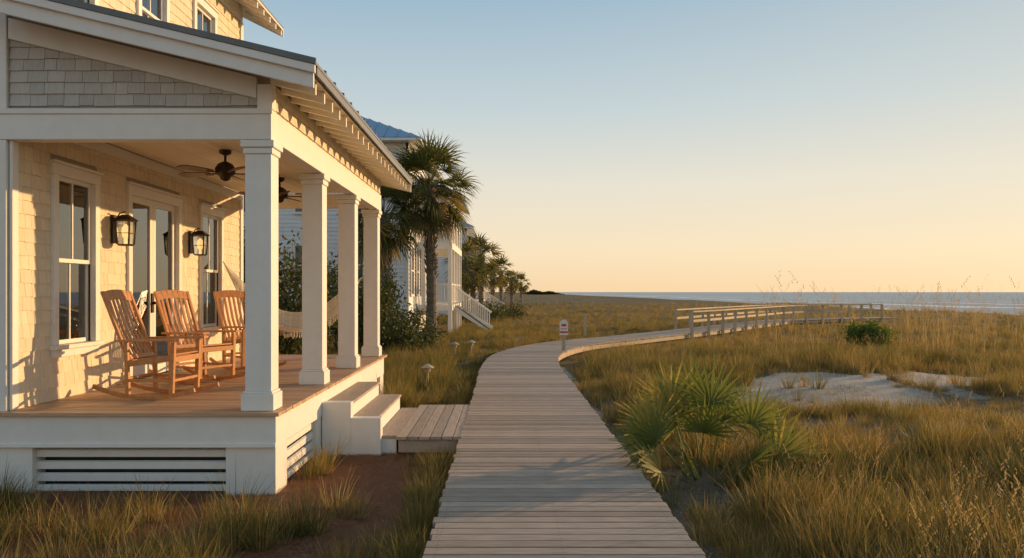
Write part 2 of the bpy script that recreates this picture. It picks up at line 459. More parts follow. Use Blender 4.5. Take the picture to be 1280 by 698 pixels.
T=MB(); slab(T,7.18,14.6,-4.69,XE+.01,.142,.205); T.build('roof_sheathing',M_back,H)
T=MB(); x=-4.66
while x<-2.4:
    T.box(x,x+.086,Y0+.125,Y1-.105,3.452,3.47); x+=.09
T.build('porch_ceiling',M_ceil,H,bevel=.004)
T=MB(); y=7.46
while y<14.32:
    T.box(-4.69,-2.10+R.uniform(-.003,.003),y,y+.118,ZD-.035,ZD+R.uniform(-.001,.001)); y+=.124
T.box(-4.86,-4.691,7.46,7.59,ZD-.035,ZD)
T.build('porch_deck_boards',M_deck,H,bevel=.004)
T=MB()
T.box(-4.86,-2.14,7.50,7.545,.24,ZD-.037); T.box(-2.185,-2.141,7.546,14.25,.24,ZD-.037)
T.box(-4.86,-2.14,7.485,7.499,.24,.28)
for (a_,b_) in ((-4.86,-4.44),(-2.62,-2.15)):
    T.box(a_,b_,7.53,7.93,-.25,.238)
for (a_,b_) in ((9.2,9.55),(11.5,11.8),(13.9,14.25)):
    T.box(-2.55,-2.15,a_,b_,-.25,.238)
def slats(ax,c,u0,u1):
    for k in range(3):
        z=-.10+k*.115
        if ax=='y':
            T.hexa([(u0,c,z),(u1,c,z),(u1,c+.03,z+.02),(u0,c+.03,z+.02),(u0,c-.0,z+.065),(u1,c,z+.065),(u1,c+.03,z+.08),(u0,c+.03,z+.08)])
        else:
            T.hexa([(c,u0,z),(c,u1,z),(c-.03,u1,z+.02),(c-.03,u0,z+.02),(c,u0,z+.065),(c,u1,z+.065),(c-.03,u1,z+.08),(c-.03,u0,z+.08)])
slats('y',7.60,-4.44,-2.62); slats('x',-2.2,7.93,9.2); slats('x',-2.2,11.8,13.9)
T.box(-4.44,-2.62,7.585,7.63,-.19,-.13); T.box(-2.23,-2.185,7.93,9.2,-.19,-.13)
T.build('skirt_boards_and_louvers',M_white,H,bevel=.004)
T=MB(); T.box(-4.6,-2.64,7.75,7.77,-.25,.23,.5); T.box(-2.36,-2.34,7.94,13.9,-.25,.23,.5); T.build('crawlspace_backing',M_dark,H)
T=MB();T2=MB()
for k in range(3):
    xa=-2.14+.31*k; zt=ZD-.185*(k+1)+.0
    if k==2: break
    T2.box(xa,xa+.325,9.56,11.72,zt-.035,zt,None)
    T.box(xa+.29,xa+.308,9.58,11.70,-.22,zt-.036)
T.box(-2.139,-1.835,9.56,9.60,-.24,.348); T.box(-1.834,-1.525,9.56,9.60,-.24,.163)
T.box(-2.139,-1.835,11.68,11.72,-.24,.348); T.box(-1.834,-1.525,11.68,11.72,-.24,.163)
T2.box(-1.51,-1.275,9.5,11.78,-.04,-.006)
T.box(-1.5,-1.28,9.52,9.56,-.24,-.042)
T.box(-2.139,-1.80,9.40,9.555,-.24,.40); T.box(-1.799,-1.45,9.40,9.555,-.24,.215)
T.build('step_risers',M_white,H,bevel=.004); T2.build('step_treads',M_walkY,H,bevel=.006)
def window(T,G,C,y0,y1,z0,z1,kind,X=XW):
    c=.095
    T.box(X-.02,X+.045,y0,y0+c,z0,z1-c); T.box(X-.02,X+.045,y1-c,y1,z0,z1-c)
    T.box(X-.02,X+.05,y0-.02,y1+.02,z1-c,z1+.02); T.box(X-.02,X+.075,y0-.035,y1+.035,z1+.021,z1+.05)
    if kind=='w':
        T.box(X-.02,X+.085,y0-.03,y1+.03,z0-.045,z0-.001); T.box(X+.0,X+.035,y0,y1,z0-.13,z0-.046)
    a=y0+c; b_=y1-c; zb=z0 if kind=='w' else z0+.02; zt=z1-c
    if kind=='w':
        zm=(zb+zt)/2; s=.045
        for (p,q,xo) in ((zb,zm+.02,-.03),(zm-.02,zt,0)):
            x0=X-.045+xo; x1=X-.01+xo
            T.box(x0,x1,a,a+s,p,q);T.box(x0,x1,b_-s,b_,p,q);T.box(x0,x1,a+s,b_-s,p,p+s);T.box(x0,x1,a+s,b_-s,q-s,q)
            T.box(x0+.008,x1-.006,(a+b_)/2-.012,(a+b_)/2+.012,p+s,q-s)
            G.box(x0+.014,x0+.02,a+s,b_-s,p+s,q-s)
    else:
        mid=(a+b_)/2; s=.085
        for (p,q) in ((a,mid-.003),(mid+.003,b_)):
            x0=X-.06;x1=X-.018
            T.box(x0,x1,p,p+s,zb,zt);T.box(x0,x1,q-s,q,zb,zt);T.box(x0,x1,p+s,q-s,zb,zb+.2);T.box(x0,x1,p+s,q-s,zt-s,zt)
            G.box(x0+.016,x0+.022,p+s,q-s,zb+.2,zt-s)
    for (p,q) in ((a,a+(b_-a)*.36),(b_-(b_-a)*.36,b_)):
        n=24; vv=[]
        for i in range(n+1):
            yy=p+(q-p)*i/n; xx=X-.2+.025*math.sin(i*1.6)
            vv+= [(xx,yy,zb),(xx,yy,zt)]
        C.add(vv,[(2*i,2*i+2,2*i+3,2*i+1) for i in range(n)])
T=MB();G=MB();C=MB()
for w in wins: window(T,G,C,*w)
T.build('window_and_door_frames',M_white,H,bevel=.004); G.build('window_glass',M_glass,H); C.build('curtains',M_curtain,H,smooth=True)
T=MB(); T.tube([(XW+.0,10.72,1.55),(XW+.04,10.72,1.55)],.02,8); T.bar((XW+.04,10.72,1.55),(XW+.04,10.84,1.55),.02,.02); T.box(XW-.018,XW+.002,10.69,10.75,1.42,1.68)
T.build('door_handle',M_bronze,H)
T=MB();Rr=MB();So=MB()
ex=-4.12; ez=6.47; rx=-8.35; rz=ez+(-rx+ex)*.5
for (xe,) in ((ex,),(2*rx-ex,)):
    for (o0,o1,mbx,ya,yb,sh) in ((.14,.17,Rr,7.0,14.95,0),(.10,.135,So,7.03,14.92,0)):
        mbx.hexa([(xe,ya,ez+o0),(rx,ya,rz+o0),(rx,yb,rz+o0),(xe,yb,ez+o0),(xe,ya,ez+o1),(rx,ya,rz+o1),(rx,yb,rz+o1),(xe,yb,ez+o1)],.5)
for ya in (7.0,14.93):
    for xe in (ex,2*rx-ex):
        T.hexa([(xe,ya,ez-.02),(rx,ya,rz-.02),(rx,ya+.03,rz-.02),(xe,ya+.03,ez-.02),(xe,ya,ez+.139),(rx,ya,rz+.139),(rx,ya+.03,rz+.139),(xe,ya+.03,ez+.139)],.5)
y=7.3
while y<14.9:
    T.hexa([(ex-.02,y,ez+.0),(XW-.0,y,ez+.29),(XW,y+.045,ez+.29),(ex-.02,y+.045,ez+.0),(ex-.02,y,ez+.098),(XW,y,ez+.388),(XW,y+.045,ez+.388),(ex-.02,y+.045,ez+.098)]); y+=.36
T.box(XW-.1,XW+.03,Y0,Y1,6.501,6.75)
for yy in (Y0+.01,Y1-.03):
    T.add([(2*rx-XW,yy,6.5),(XW,yy,6.5),(rx,yy,rz+.1)],[(0,1,2)])
T.build('roof_rafters_and_trim',M_white,H); Rr.build('main_roof',M_metalroof,H); So.build('roof_deck',M_ceil,H)

# ------------------------------------------------------------------ lanterns
for (yy,zz) in ((9.58,2.42),(11.93,2.41)):
    L=empty('wall_lantern',(XW+.03,yy,zz)); T=MB();G=MB()
    T.box(XW+.018,XW+.04,yy-.05,yy+.05,zz-.14,zz+.2,.5)
    cx=XW+.17
    T.tube([(XW+.04,yy,zz+.13),(XW+.10,yy,zz+.22),(cx,yy,zz+.24),(cx,yy,zz+.2)],.009,6)
    def fr(z,w): return [(cx-w,yy-w,z),(cx+w,yy-w,z),(cx+w,yy+w,z),(cx-w,yy+w,z)]
    T.hexa(fr(zz+.14,.105)+fr(zz+.2,.035)); T.hexa(fr(zz+.12,.09)+fr(zz+.139,.105)); T.hexa(fr(zz-.17,.06)+fr(zz-.15,.075))
    lo=fr(zz-.15,.07);hi=fr(zz+.12,.085)
    for a_,b_ in zip(lo,hi): T.bar(a_,b_,.016,.016,up=(1,0,0))
    mid=fr(zz-.02,.077)
    for i in range(4): T.bar(mid[i],mid[(i+1)%4],.008,.008)
    g0=fr(zz-.148,.062);g1=fr(zz+.118,.077)
    for i in range(4):
        j=(i+1)%4; G.add([g0[i],g0[j],g1[j],g1[i]],[(0,1,2,3)])
    T.build('lantern_frame',M_bronze,L); G.build('lantern_glass',M_glass,L)
    G=MB(); G.tube([(cx,yy,zz-.149),(cx,yy,zz-.08),(cx,yy,zz-.06),(cx,yy,zz-.01),(cx,yy,zz+.05),(cx,yy,zz+.09)],[.02,.02,.036,.048,.042,.008],12); G.build('lantern_bulb',M_glasslamp,L,smooth=True)

# ------------------------------------------------------------------ ceiling fans
for (xx,yy,a0) in ((-3.45,9.9,.35),(-3.45,12.3,.1)):
    F=empty('ceiling_fan',(xx,yy,3.45)); T=MB();B=MB()
    T.tube([(xx,yy,3.451),(xx,yy,3.41),(xx,yy,3.39)],[.075,.07,.03],14)
    T.tube([(xx,yy,3.39),(xx,yy,3.30)],.016,8)
    T.tube([(xx,yy,3.31),(xx,yy,3.28),(xx,yy,3.22),(xx,yy,3.16),(xx,yy,3.13),(xx,yy,3.09),(xx,yy,3.07)],[.03,.09,.125,.12,.07,.055,.02],18)
    for k in range(5):
        a_=a0+k*2*pi/5; st=len(B.v)
        pr=[(.20,.05),(.3,.062),(.45,.072),(.58,.07),(.65,.045)]
        vv=[]
        for (r_,w_) in pr:
            for (sg,h_) in ((-1,-.006),(1,-.006),(1,.004),(-1,.004)): vv.append((r_,sg*w_,h_+sg*w_*.2))
        ff=[(0,3,2,1),(16,17,18,19)]
        for i in range(4):
            for q in range(4): ff.append((i*4+q,i*4+(q+1)%4,i*4+4+(q+1)%4,i*4+4+q))
        B.add(vv,ff)
        B.xform(Matrix.Translation((xx,yy,3.17))@Matrix.Rotation(a_,4,'Z'),st)
        d=V((math.cos(a_),math.sin(a_),0)); T.bar(V((xx,yy,3.165))+d*.1,V((xx,yy,3.165))+d*.27,.04,.012)
    T.build('fan_motor',M_bronze,F,smooth=True); B.build('fan_blades',M_blade,F)

# ------------------------------------------------------------------ rocking chairs
def chair(x,y,rot):
    E=empty('rocking_chair',(x,y,ZD)); T=MB()
    for sy in (-1,1):
        Y=sy*.27
        pts=[]
        for i in range(13):
            xx=-.62+1.12*i/12; pts.append(V((xx,Y,.02+.32*(xx+.02)**2)))
        for i in range(12):
            T.bar(pts[i],pts[i+1]+(pts[i+1]-pts[i])*.03,.032,.045,r=.4)
        T.bar((.25,Y,.05),(.27,Y,.60),.045,.045,up=(1,0,0)); T.bar((-.23,Y,.05),(-.25,Y,.62),.042,.042,up=(1,0,0))
        T.hexa([(-.36,Y-.035,.60),(.36,Y-.055,.615),(.36,Y+.055,.615),(-.36,Y+.035,.60),(-.36,Y-.035,.625),(.36,Y-.055,.64),(.36,Y+.055,.64),(-.36,Y+.035,.625)])
        T.bar((-.23,Y*.99,.37),(.27,Y*.99,.44),.03,.06); T.bar((-.23,Y,.2),(.27,Y,.2),.022,.03)
        T.bar((-.22,sy*.235,.36),(-.53,sy*.25,1.13),.04,.032,up=(1,0,.4))
    T.bar((.26,-.27,.2),(.26,.27,.2),.025,.03);T.bar((-.235,-.27,.22),(-.235,.27,.22),.025,.03); T.bar((.27,-.27,.42),(.27,.27,.42),.03,.06)
    for i in range(9):
        xx=-.21+.058*i; z=.405+.065*(i/8)-.03*math.sin(pi*i/8)
        T.bar((xx,-.255,z),(xx,.255,z),.046,.018)
    for i in range(6):
        yy=-.175+.07*i
        a_=V((-.23,yy,.42));b_=V((-.50,yy*1.03,1.05)); m_=(a_+b_)/2+V((-.02,0,-.02))
        T.bar(a_,m_,.038,.014,up=(1,0,.4));T.bar(m_,b_,.038,.014,up=(1,0,.4))
    for i in range(6):
        y0_=-.25+.5*i/6; y1_=-.25+.5*(i+1)/6
        z0_=1.07+.03*(1-(y0_/.25)**2); z1_=1.07+.03*(1-(y1_/.25)**2)
        T.bar((-.505-.012*(1-(y0_/.25)**2),y0_,z0_),(-.505-.012*(1-(y1_/.25)**2),y1_+.001,z1_),.02,.11,up=(-.35,0,1),r=.6)
    T.bar((-.235,-.24,.44),(-.235,.24,.44),.022,.05,up=(-.35,0,1))
    T.xform(Matrix.Translation((x,y,ZD+.003))@Matrix.Rotation(rot,4,'Z'))
    T.build('chair_frame',M_teak,E,bevel=.005)
chair(-3.68,8.62,math.radians(-6))
chair(-3.80,10.05,math.radians(-26))
chair(-3.72,11.7,math.radians(-40))

# ------------------------------------------------------------------ hammock
Hm=empty('rope_hammock',(-3.4,13.5,1.0)); T=MB();W=MB()
A=V((-4.62,13.15,2.2)); B_=V((-2.48,13.95,1.95)); e0=V((-4.2,13.2,1.55)); e1=V((-2.72,13.5,1.58))
ax=(e1-e0); sd=V((-ax.y,ax.x,0)).normalized(); sd=(sd+V((0,0,.30))).normalized()
for (e,h) in ((e0,A),(e1,B_)):
    W.bar(e-sd*.55,e+sd*.55,.035,.03)
    for i in range(11):
        T.tube([e+sd*(.5*(i-5)/5),h],.007,4)
nu,nv=26,16
def hp(u,v):
    w_=abs(2*v-1)
    p=e0.lerp(e1,u)+sd*(.5*(2*v-1)*(1-.15*math.sin(pi*u))); p.z-= .50*4*u*(1-u)*(1-.30*w_*w_); return p
for i in range(nu+1):
    T.tube([hp(i/nu,j/8) for j in range(9)],.008,4)
for j in range(nv+1):
    T.tube([hp(i/12,j/nv) for i in range(13)],.009,4)
for v_ in (0,1):
    for i in range(70):
        p=hp(i/69,v_); T.bar(p,p+V((R.uniform(-.01,.01),0,-.13+R.uniform(-.02,.02))),.014,.004)
for i in range(24):
    for j in range(8):
        p=[hp(i/24,j/8),hp((i+1)/24,j/8),hp((i+1)/24,(j+1)/8),hp(i/24,(j+1)/8)]; T.add([q+V((0,0,-.006)) for q in p],[(0,1,2,3)],r=.5)
T.build('hammock_ropes',M_rope,Hm); W.build('spreader_bars',M_teak,Hm)

# ------------------------------------------------------------------ palms
def frond(mb,base,az,el,pl,fr,nl,droop,spread=1.9,seg=3,m=0,roll=0,wk=.42):
    d=V((math.cos(az)*math.cos(el),math.sin(az)*math.cos(el),math.sin(el)))
    s=V((-math.sin(az),math.cos(az),0)); s=Matrix.Rotation(roll,3,d)@s
    p=V(base); pts=[p.copy()]
    for i in range(4):
        p=p+d*(pl/4); pts.append(p.copy()); d=(d+V((0,0,-droop*.12))).normalized()
    mb.tube(pts,[.016*fr+.006,.012*fr+.004,.01*fr+.003,.008*fr+.003,.006*fr+.002],4,m=m,cap=False)
    rr=R.random()
    nrm=s.cross(d)
    da=2*spread/nl
    for i in range(nl):
        a_=-spread+da*(i+.5)+R.uniform(-.15,.15)*da
        ld=(d*math.cos(a_)+s*math.sin(a_)).normalized()
        L=fr*(.72+.28*math.cos(a_*.8))*R.uniform(.85,1.1)
        w=L*math.tan(da/2)*wk
        sp=(ld.cross(nrm)).normalized()
        q=p.copy(); dd=ld+nrm*(.16*(1 if i%2 else -1)); vs=[]
        for k in range(seg+2):
            f=k/(seg+1)
            ww=w*(.25+1.0*min(1,f*2.6))*(1 if f<.35 else max(.0,1-(f-.35)/.65))
            tilt=nrm*(.35*ww*(1 if i%2 else -1))
            vs+=[q-sp*ww+tilt,q+sp*ww-tilt]
            q=q+dd*(L/(seg+1)); dd=(dd+V((0,0,-droop*(.1+.45*f*R.uniform(.6,1.4))))).normalized()
        mb.add(vs,[(2*k,2*k+1,2*k+3,2*k+2) for k in range(seg+1)],r=min(1,max(0,rr*.75+R.uniform(0,.25))),m=m)
def palm(x,y,zc,rad,tr,n=46,nl=26,name='sabal_palm_tree',lean=(0,0),boots=True):
    g=gz(x,y); E=empty(name,(x,y,g)); T=MB();Fm=MB()
    pts=[];rads=[];K=44
    for i in range(K+1):
        f=i/K; z=g-.1+(zc-g-.1)*f
        pts.append(V((x+lean[0]*f*f+.04*math.sin(f*5),y+lean[1]*f,z)))
        rads.append(tr*(1.25-.35*min(1,f*4)+(.10 if i%2 else -.04)+.05*R.random()+(.25*sst(.8,1,f))))
    T.tube(pts,rads,12)
    if boots:
        for i in range(int(K*3.2)):
            f=R.uniform(.45,1.0); j=int(f*K); p=pts[j]; a_=R.uniform(0,2*pi); d=V((math.cos(a_),math.sin(a_),0))
            q=p+d*rads[j]*.9; e=q+d*tr*.45+V((0,0,tr*R.uniform(.5,1.1))); T.bar(q,e,tr*.38,tr*.14,up=tuple(d))
    top=pts[-1]
    for i in range(n):
        f=(i+.5)/n
        el=math.radians(85-145*f**.95+R.uniform(-12,12)); az=i*2.39996+R.uniform(-.3,.3)
        dead = f>.93
        frond(Fm,top+V((0,0,-.12*f*rad)),az,el,rad*.54*R.uniform(.7,1.15),rad*.54*R.uniform(.8,1.15),nl,.55+.9*(1 if dead else .25+f*.6),spread=1.75,m=1 if dead else 0,roll=R.uniform(-.8,.8),wk=.36)
    T.build('trunk',M_trunk,E); Fm.build('fronds',[M_palm,M_palmdead],E)
palm(-2.62,28.5,5.65,1.95,.19,n=58,nl=28)
palm(-4.1,27.5,4.5,1.7,.20,n=50)
palm(-2.75,58,3.9,1.9,.2,n=38,nl=14); palm(-1.75,60,4.4,2.0,.2,n=38,nl=14); palm(-2.1,54,3.3,1.5,.17,n=34,nl=14)
palm(-.35,92,4.3,1.9,.22,n=34,nl=12); palm(-1.2,84,3.6,1.7,.2,n=34,nl=12); palm(.9,98,3.4,1.5,.2,n=30,nl=12)
palm(3.2,150,3.6,2.1,.25,n=30,nl=10,boots=False); palm(1.4,140,3.2,1.9,.25,n=30,nl=10,boots=False)

px,py=2.05,8.2; E=empty('palmetto_palm_plant',(px,py,gz(px,py))); Fm=MB()
specs=[(-.15,.1,105,66,.68,.54),(.08,.0,80,82,.80,.54),(.0,-.1,182,36,.66,.54),(-.1,-.15,210,24,.52,.50),(.1,-.1,-12,28,.66,.54),(.15,.05,18,38,.66,.52),
 (.0,0,125,52,.66,.50),(.1,.1,55,60,.66,.50),(-.1,-.1,240,45,.50,.46),(.1,-.15,300,40,.50,.46),(-.15,0,160,58,.64,.50),(.15,-.05,-30,14,.52,.46),(.05,.1,35,68,.66,.5),(-.05,.0,270,68,.6,.44),
 (.0,.1,92,70,.9,.5),(-.1,.1,140,72,.78,.5),(.12,0,0,60,.7,.5),(-.12,-.1,195,50,.62,.5)]
for (ox,oy,az,el,pl,fr) in specs:
    ra=math.radians(az)
    frond(Fm,(px+ox,py+oy,gz(px,py)-.02),ra+R.uniform(-.1,.1),math.radians(el),pl,fr,30,.12,spread=1.75,roll=R.uniform(-.4,.4)+(1.0 if math.cos(ra)>.3 else (-1.0 if math.cos(ra)<-.3 else 0)),wk=.46,seg=4)
Fm.build('fan_fronds',M_palmetto,E)

# ------------------------------------------------------------------ shrubs
def shrub(name,blobs,n,ls,mat=None,x=None,y=None):
    x=blobs[0][0] if x is None else x; y=blobs[0][1] if y is None else y
    E=empty(name,(x,y,gz(x,y))); L=MB();T=MB()
    vol=[b_[3]*b_[4]*b_[5] for b_ in blobs]; tot=sum(vol)
    for b_,v_ in zip(blobs,vol):
        cx,cy,cz,rx_,ry_,rz_=b_
        k=max(4,int(7*v_/tot*len(blobs)))
        for i in range(k):
            d=V((R.gauss(0,1),R.gauss(0,1),abs(R.gauss(0,1)))).normalized()
            T.tube([(cx+R.uniform(-.2,.2)*rx_,cy+R.uniform(-.2,.2)*ry_,gz(cx,cy)-.05),(cx+d.x*rx_*.4,cy+d.y*ry_*.4,cz),(cx+d.x*rx_*.9,cy+d.y*ry_*.9,cz+d.z*rz_*.8)],[.03,.02,.006],5)
        sub=[]
        for i in range(int(26)):
            d=V((R.gauss(0,1),R.gauss(0,1),R.gauss(0,1))).normalized(); r_=R.uniform(.55,1.0); sub.append((V((cx+d.x*rx_*r_,cy+d.y*ry_*r_,cz+d.z*rz_*r_)),R.random()))
        for i in range(int(n*v_/tot)):
            c,rr=R.choice(sub); sc=.30*(rx_+ry_+rz_)/3
            p=c+V((R.gauss(0,1),R.gauss(0,1),R.gauss(0,1)))*sc*.75
            if p.z<gz(cx,cy)-.05: continue
            a_=V((R.gauss(0,1),R.gauss(0,1),R.gauss(0,1)+.4)).normalized(); b2=a_.cross(V((R.gauss(0,1),R.gauss(0,1),R.gauss(0,1)))).normalized()
            l=ls*R.uniform(.6,1.3)
            L.add([p-a_*l,p+b2*l*.4,p+a_*l,p-b2*l*.4],[(0,1,2,3)],r=min(1,max(0,rr*.6+R.random()*.4)))
    T.build('stems',M_bark,E); L.build('foliage',mat or M_bush,E)
shrub('evergreen_shrub',[(-5.4,19,1.2,1.5,1.3,1.5),(-7.2,19.6,1.5,1.4,1.2,1.8)],15000,.075)
shrub('evergreen_shrub',[(-8.6,18.6,1.0,1.3,1.2,1.4),(-10,19.5,1.4,1.5,1.2,1.7)],9000,.075)
shrub('evergreen_shrub',[(-3.5,23,.8,1.0,1.2,1.1),(-4.6,23,1.3,1.1,1.0,1.4)],9000,.07)
shrub('evergreen_shrub',[(-3.1,25.6,.4,.9,.9,.7),(-4.3,26,.9,1.1,.9,1.1)],7000,.07)
shrub('round_green_bush',[(12.7,28,.1,.75,.7,.42)],3500,.06,M_bushl)
shrub('dune_bush',[(-1.8,50,.3,1.6,1.5,.8),(.1,54,.2,1.4,1.4,.6)],4000,.1)
L=MB()
for i in range(9000):
    x=R.uniform(14,46); y=620+R.uniform(-15,15)
    hh=4.2*max(0,1-abs((x-26)/20)**2)*(.65+.5*noise.noise(V((x*.15,0,0)))+.2*noise.noise(V((x*.6,3,0))))
    p=V((x,y,-.5+hh*R.random()))
    a_=V((R.gauss(0,1),R.gauss(0,1),R.gauss(0,1))).normalized(); b2=a_.cross(V((R.gauss(0,1),.2,R.gauss(0,1)))).normalized()
    L.add([p-a_*.6,p+b2*.4,p+a_*.6,p-b2*.4],[(0,1,2,3)])
L.build('distant_tree_line',M_bush)

# ------------------------------------------------------------------ neighbour houses
M_nglass=surf('distant_window_glass',(.07,.08,.09),(.09,.10,.11),rough=.08,bmp=0,var=0)
def railing(T,p,q,h=.95,sp=.13):
    p=V(p);q=V(q); T.bar(p+V((0,0,h)),q+V((0,0,h)),.08,.06); T.bar(p+V((0,0,.12)),q+V((0,0,.12)),.05,.05)
    L=(q-p).length; n=int(L/sp)
    for i in range(1,n):
        c=p.lerp(q,i/n); T.bar(c+V((0,0,.12)),c+V((0,0,h)),.03,.03,up=(1,0,0))
def nhouse(x0,x1,y0,y1,zt,gal,zf=1.1,slope=.5):
    E=empty('neighbor_beach_house',((x0+x1)/2,(y0+y1)/2,0)); W=MB();T=MB();G=MB();Rf=MB()
    W.box(x0+.05,x1-.05,y0+.05,y1-.05,-.3,zt,.5)
    shingles(W,'y',y0+.05,x0,x1-.1,zf-.3,zt-.2,.17,wmin=3,wmax=5,lap=.025)
    shingles(W,'x',x1-.05,y0+.1,y1,zf-.3,zt-.2,.17,wmin=3,wmax=5,lap=.025)
    for xx in (x0,x1-.1): T.box(xx,xx+.12,y0,y0+.12,-.2,zt)
    T.box(x1-.12,x1+.02,y1-.1,y1+.02,-.2,zt)
    T.box(x0,x1,y0+.0,y0+.045,zt-.25,zt-.01)
    def win(ax,c,u,z,w=1.0,h=1.6):
        if ax=='y':
            G.box(u-w/2,u+w/2,c-.02,c+.01,z,z+h)
            for (a_,b_,d_,e_) in ((u-w/2-.1,u-w/2,z-.1,z+h+.12),(u+w/2,u+w/2+.1,z-.1,z+h+.12),(u-w/2,u+w/2,z-.1,z),(u-w/2,u+w/2,z+h,z+h+.12),(u-.02,u+.02,z,z+h),(u-w/2,u+w/2,z+h/2-.03,z+h/2+.03)): T.box(a_,b_,c-.05,c-.0,d_,e_)
        else:
            G.box(c-.01,c+.02,u-w/2,u+w/2,z,z+h)
            for (a_,b_,d_,e_) in ((u-w/2-.1,u-w/2,z-.1,z+h+.12),(u+w/2,u+w/2+.1,z-.1,z+h+.12),(u-w/2,u+w/2,z-.1,z),(u-w/2,u+w/2,z+h,z+h+.12),(u-.02,u+.02,z,z+h),(u-w/2,u+w/2,z+h/2-.03,z+h/2+.03)): T.box(c,c+.05,a_,b_,d_,e_)
    u=x0+1.3
    while u<x1-.8:
        win('y',y0-.0,u,zf+.9); win('y',y0,u,zf+3.9); u+=2.3
    u=y0+1.3
    while u<y1-.6:
        win('x',x1+.0,u,zf+.5,.9,2.0); win('x',x1,u,zf+3.5,.9,2.0); u+=2.1
    o=.6; a=(x0-o,y0-o,zt);b_=(x1+o,y0-o,zt);c=(x1+o,y1+o,zt);d=(x0-o,y1+o,zt)
    hw=min((x1-x0)/2+o,(y1-y0)/2+o); hz=zt+.12+hw*slope
    if (x1-x0)>(y1-y0): r0=(x0-o+hw,(y0+y1)/2,hz); r1=(x1+o-hw,(y0+y1)/2,hz)
    else: r0=((x0+x1)/2,y0-o+hw,hz); r1=((x0+x1)/2,y1+o-hw,hz)
    up=lambda p:(p[0],p[1],p[2]+.12)
    A_=[up(a),up(b_),up(c),up(d),r0,r1]
    if (x1-x0)>(y1-y0): Rf.add(A_,[(0,1,5,4),(1,2,5),(2,3,4,5),(3,0,4)],.5)
    else: Rf.add(A_,[(0,1,4),(1,2,5,4),(2,3,5),(3,0,4,5)],.5)
    n=int((x1-x0+2*o)/.5)
    for i in range(1,n):
        x=x0-o+(x1-x0+2*o)*i/n; run=min(x-(x0-o),(x1+o)-x,hw)
        Rf.bar((x,y0-o,zt+.13),(x,y0-o+run,zt+.13+run*slope),.03,.04,r=.2)
    n=int((y1-y0+2*o)/.5)
    for i in range(1,n):
        y=y0-o+(y1-y0+2*o)*i/n; run=min(y-(y0-o),(y1+o)-y,hw)
        Rf.bar((x1+o,y,zt+.13),(x1+o-run,y,zt+.13+run*slope),.03,.04,r=.2)
    T.box(x0-o+.02,x1+o-.02,y0-o+.02,y1+o-.02,zt+.0,zt+.11)
    gx,ga,gb,gt=gal
    z2=zf+2.85
    T.box(x1+.03,gx,ga,gb,zf-.25,zf); T.box(x1+.03,gx,ga,gb,z2-.3,z2); T.box(x1+.03,gx+.05,ga-.05,gb,gt-.35,gt)
    n=4
    for i in range(n+1):
        y=ga+.1+(gb-ga-.2)*i/n
        T.box(gx-.2,gx-.02,y-.09,y+.09,-.3,zf-.251); T.box(gx-.2,gx-.02,y-.09,y+.09,zf+.001,z2-.301);T.box(gx-.2,gx-.02,y-.09,y+.09,z2+.001,gt-.351)
    T.box(x1+.2,x1+.38,ga+.02,ga+.2,zf+.001,z2-.301); T.box(x1+.2,x1+.38,ga+.02,ga+.2,z2+.001,gt-.351)
    for z in (zf,z2):
        railing(T,(gx-.1,ga+.1,z),(gx-.1,gb-.1,z)); railing(T,(x1+.3,ga+.1,z),(gx-.1,ga+.1,z))
    Rf.hexa([(x1+.03,ga-.4,gt+.9),(gx+.45,ga-.4,gt+.02),(gx+.45,gb+.3,gt+.02),(x1+.03,gb+.3,gt+.9),(x1+.03,ga-.4,gt+.96),(gx+.45,ga-.4,gt+.08),(gx+.45,gb+.3,gt+.08),(x1+.03,gb+.3,gt+.96)],.5)
    for i in range(6):
        T.box(gx+.02+.28*i,gx+.32+.28*i,ga+1.5,ga+2.9,zf-.2*(i+1)-.04,zf-.2*(i+1))
    for yy in (ga+1.45,ga+2.95):
        T.bar((gx+.0,yy,zf-.15),(gx+1.75,yy,-.1),.05,.25); railing(T,(gx+.05,yy,zf-.15),(gx+1.75,yy,-.25))
    W.build('lap_siding_walls',M_siding,E); T.build('trim_gallery_and_stairs',M_white,E); G.build('windows',M_nglass,E); Rf.build('metal_roof',M_bluemetal,E)
nhouse(-14,-3.95,33,45,7.85,(-2.35,36.3,44.5,6.0))
nhouse(-12,-2.9,62,74,6.6,(-1.7,63,73,5.2),zf=1.0)
nhouse(-14,-4.6,96,108,7.4,(-3.0,97,107,6.2))

# ------------------------------------------------------------------ small things
CLEAR=[(px,py,.4),(1.95,7.3,.5)]
def pathlight(x,y):
    CLEAR.append((x,y,.35)); CLEAR.append((x*.93,y*.93,.4)); CLEAR.append((x*.88,y*.88,.4))
    g=gz(x,y); E=empty('path_light',(x,y,g)); T=MB()
    T.tube([(x,y,g-.1),(x,y,g+.32)],.028,10); T.tube([(x,y,g+.32),(x,y,g+.34),(x,y,g+.40)],[.06,.065,.06],14)
    T.tube([(x,y,g+.40),(x,y,g+.415),(x,y,g+.46),(x,y,g+.485)],[.13,.135,.06,.012],18)
    T.build('bollard_body',M_rail,E,smooth=False)
pathlight(-1.55,16.2); pathlight(-1.45,23.5); pathlight(-1.0,24.4)
x,y=1.73,23.2; g=gz(x,y); E=empty('beach_access_sign',(x,y,g)); T=MB();S=MB();Rd=MB()
CLEAR.append((1.7,22.3,.5)); CLEAR.append((1.65,21.5,.4))
T.box(x-.05,x+.05,y-.05,y+.05,g-.1,g+1.0)
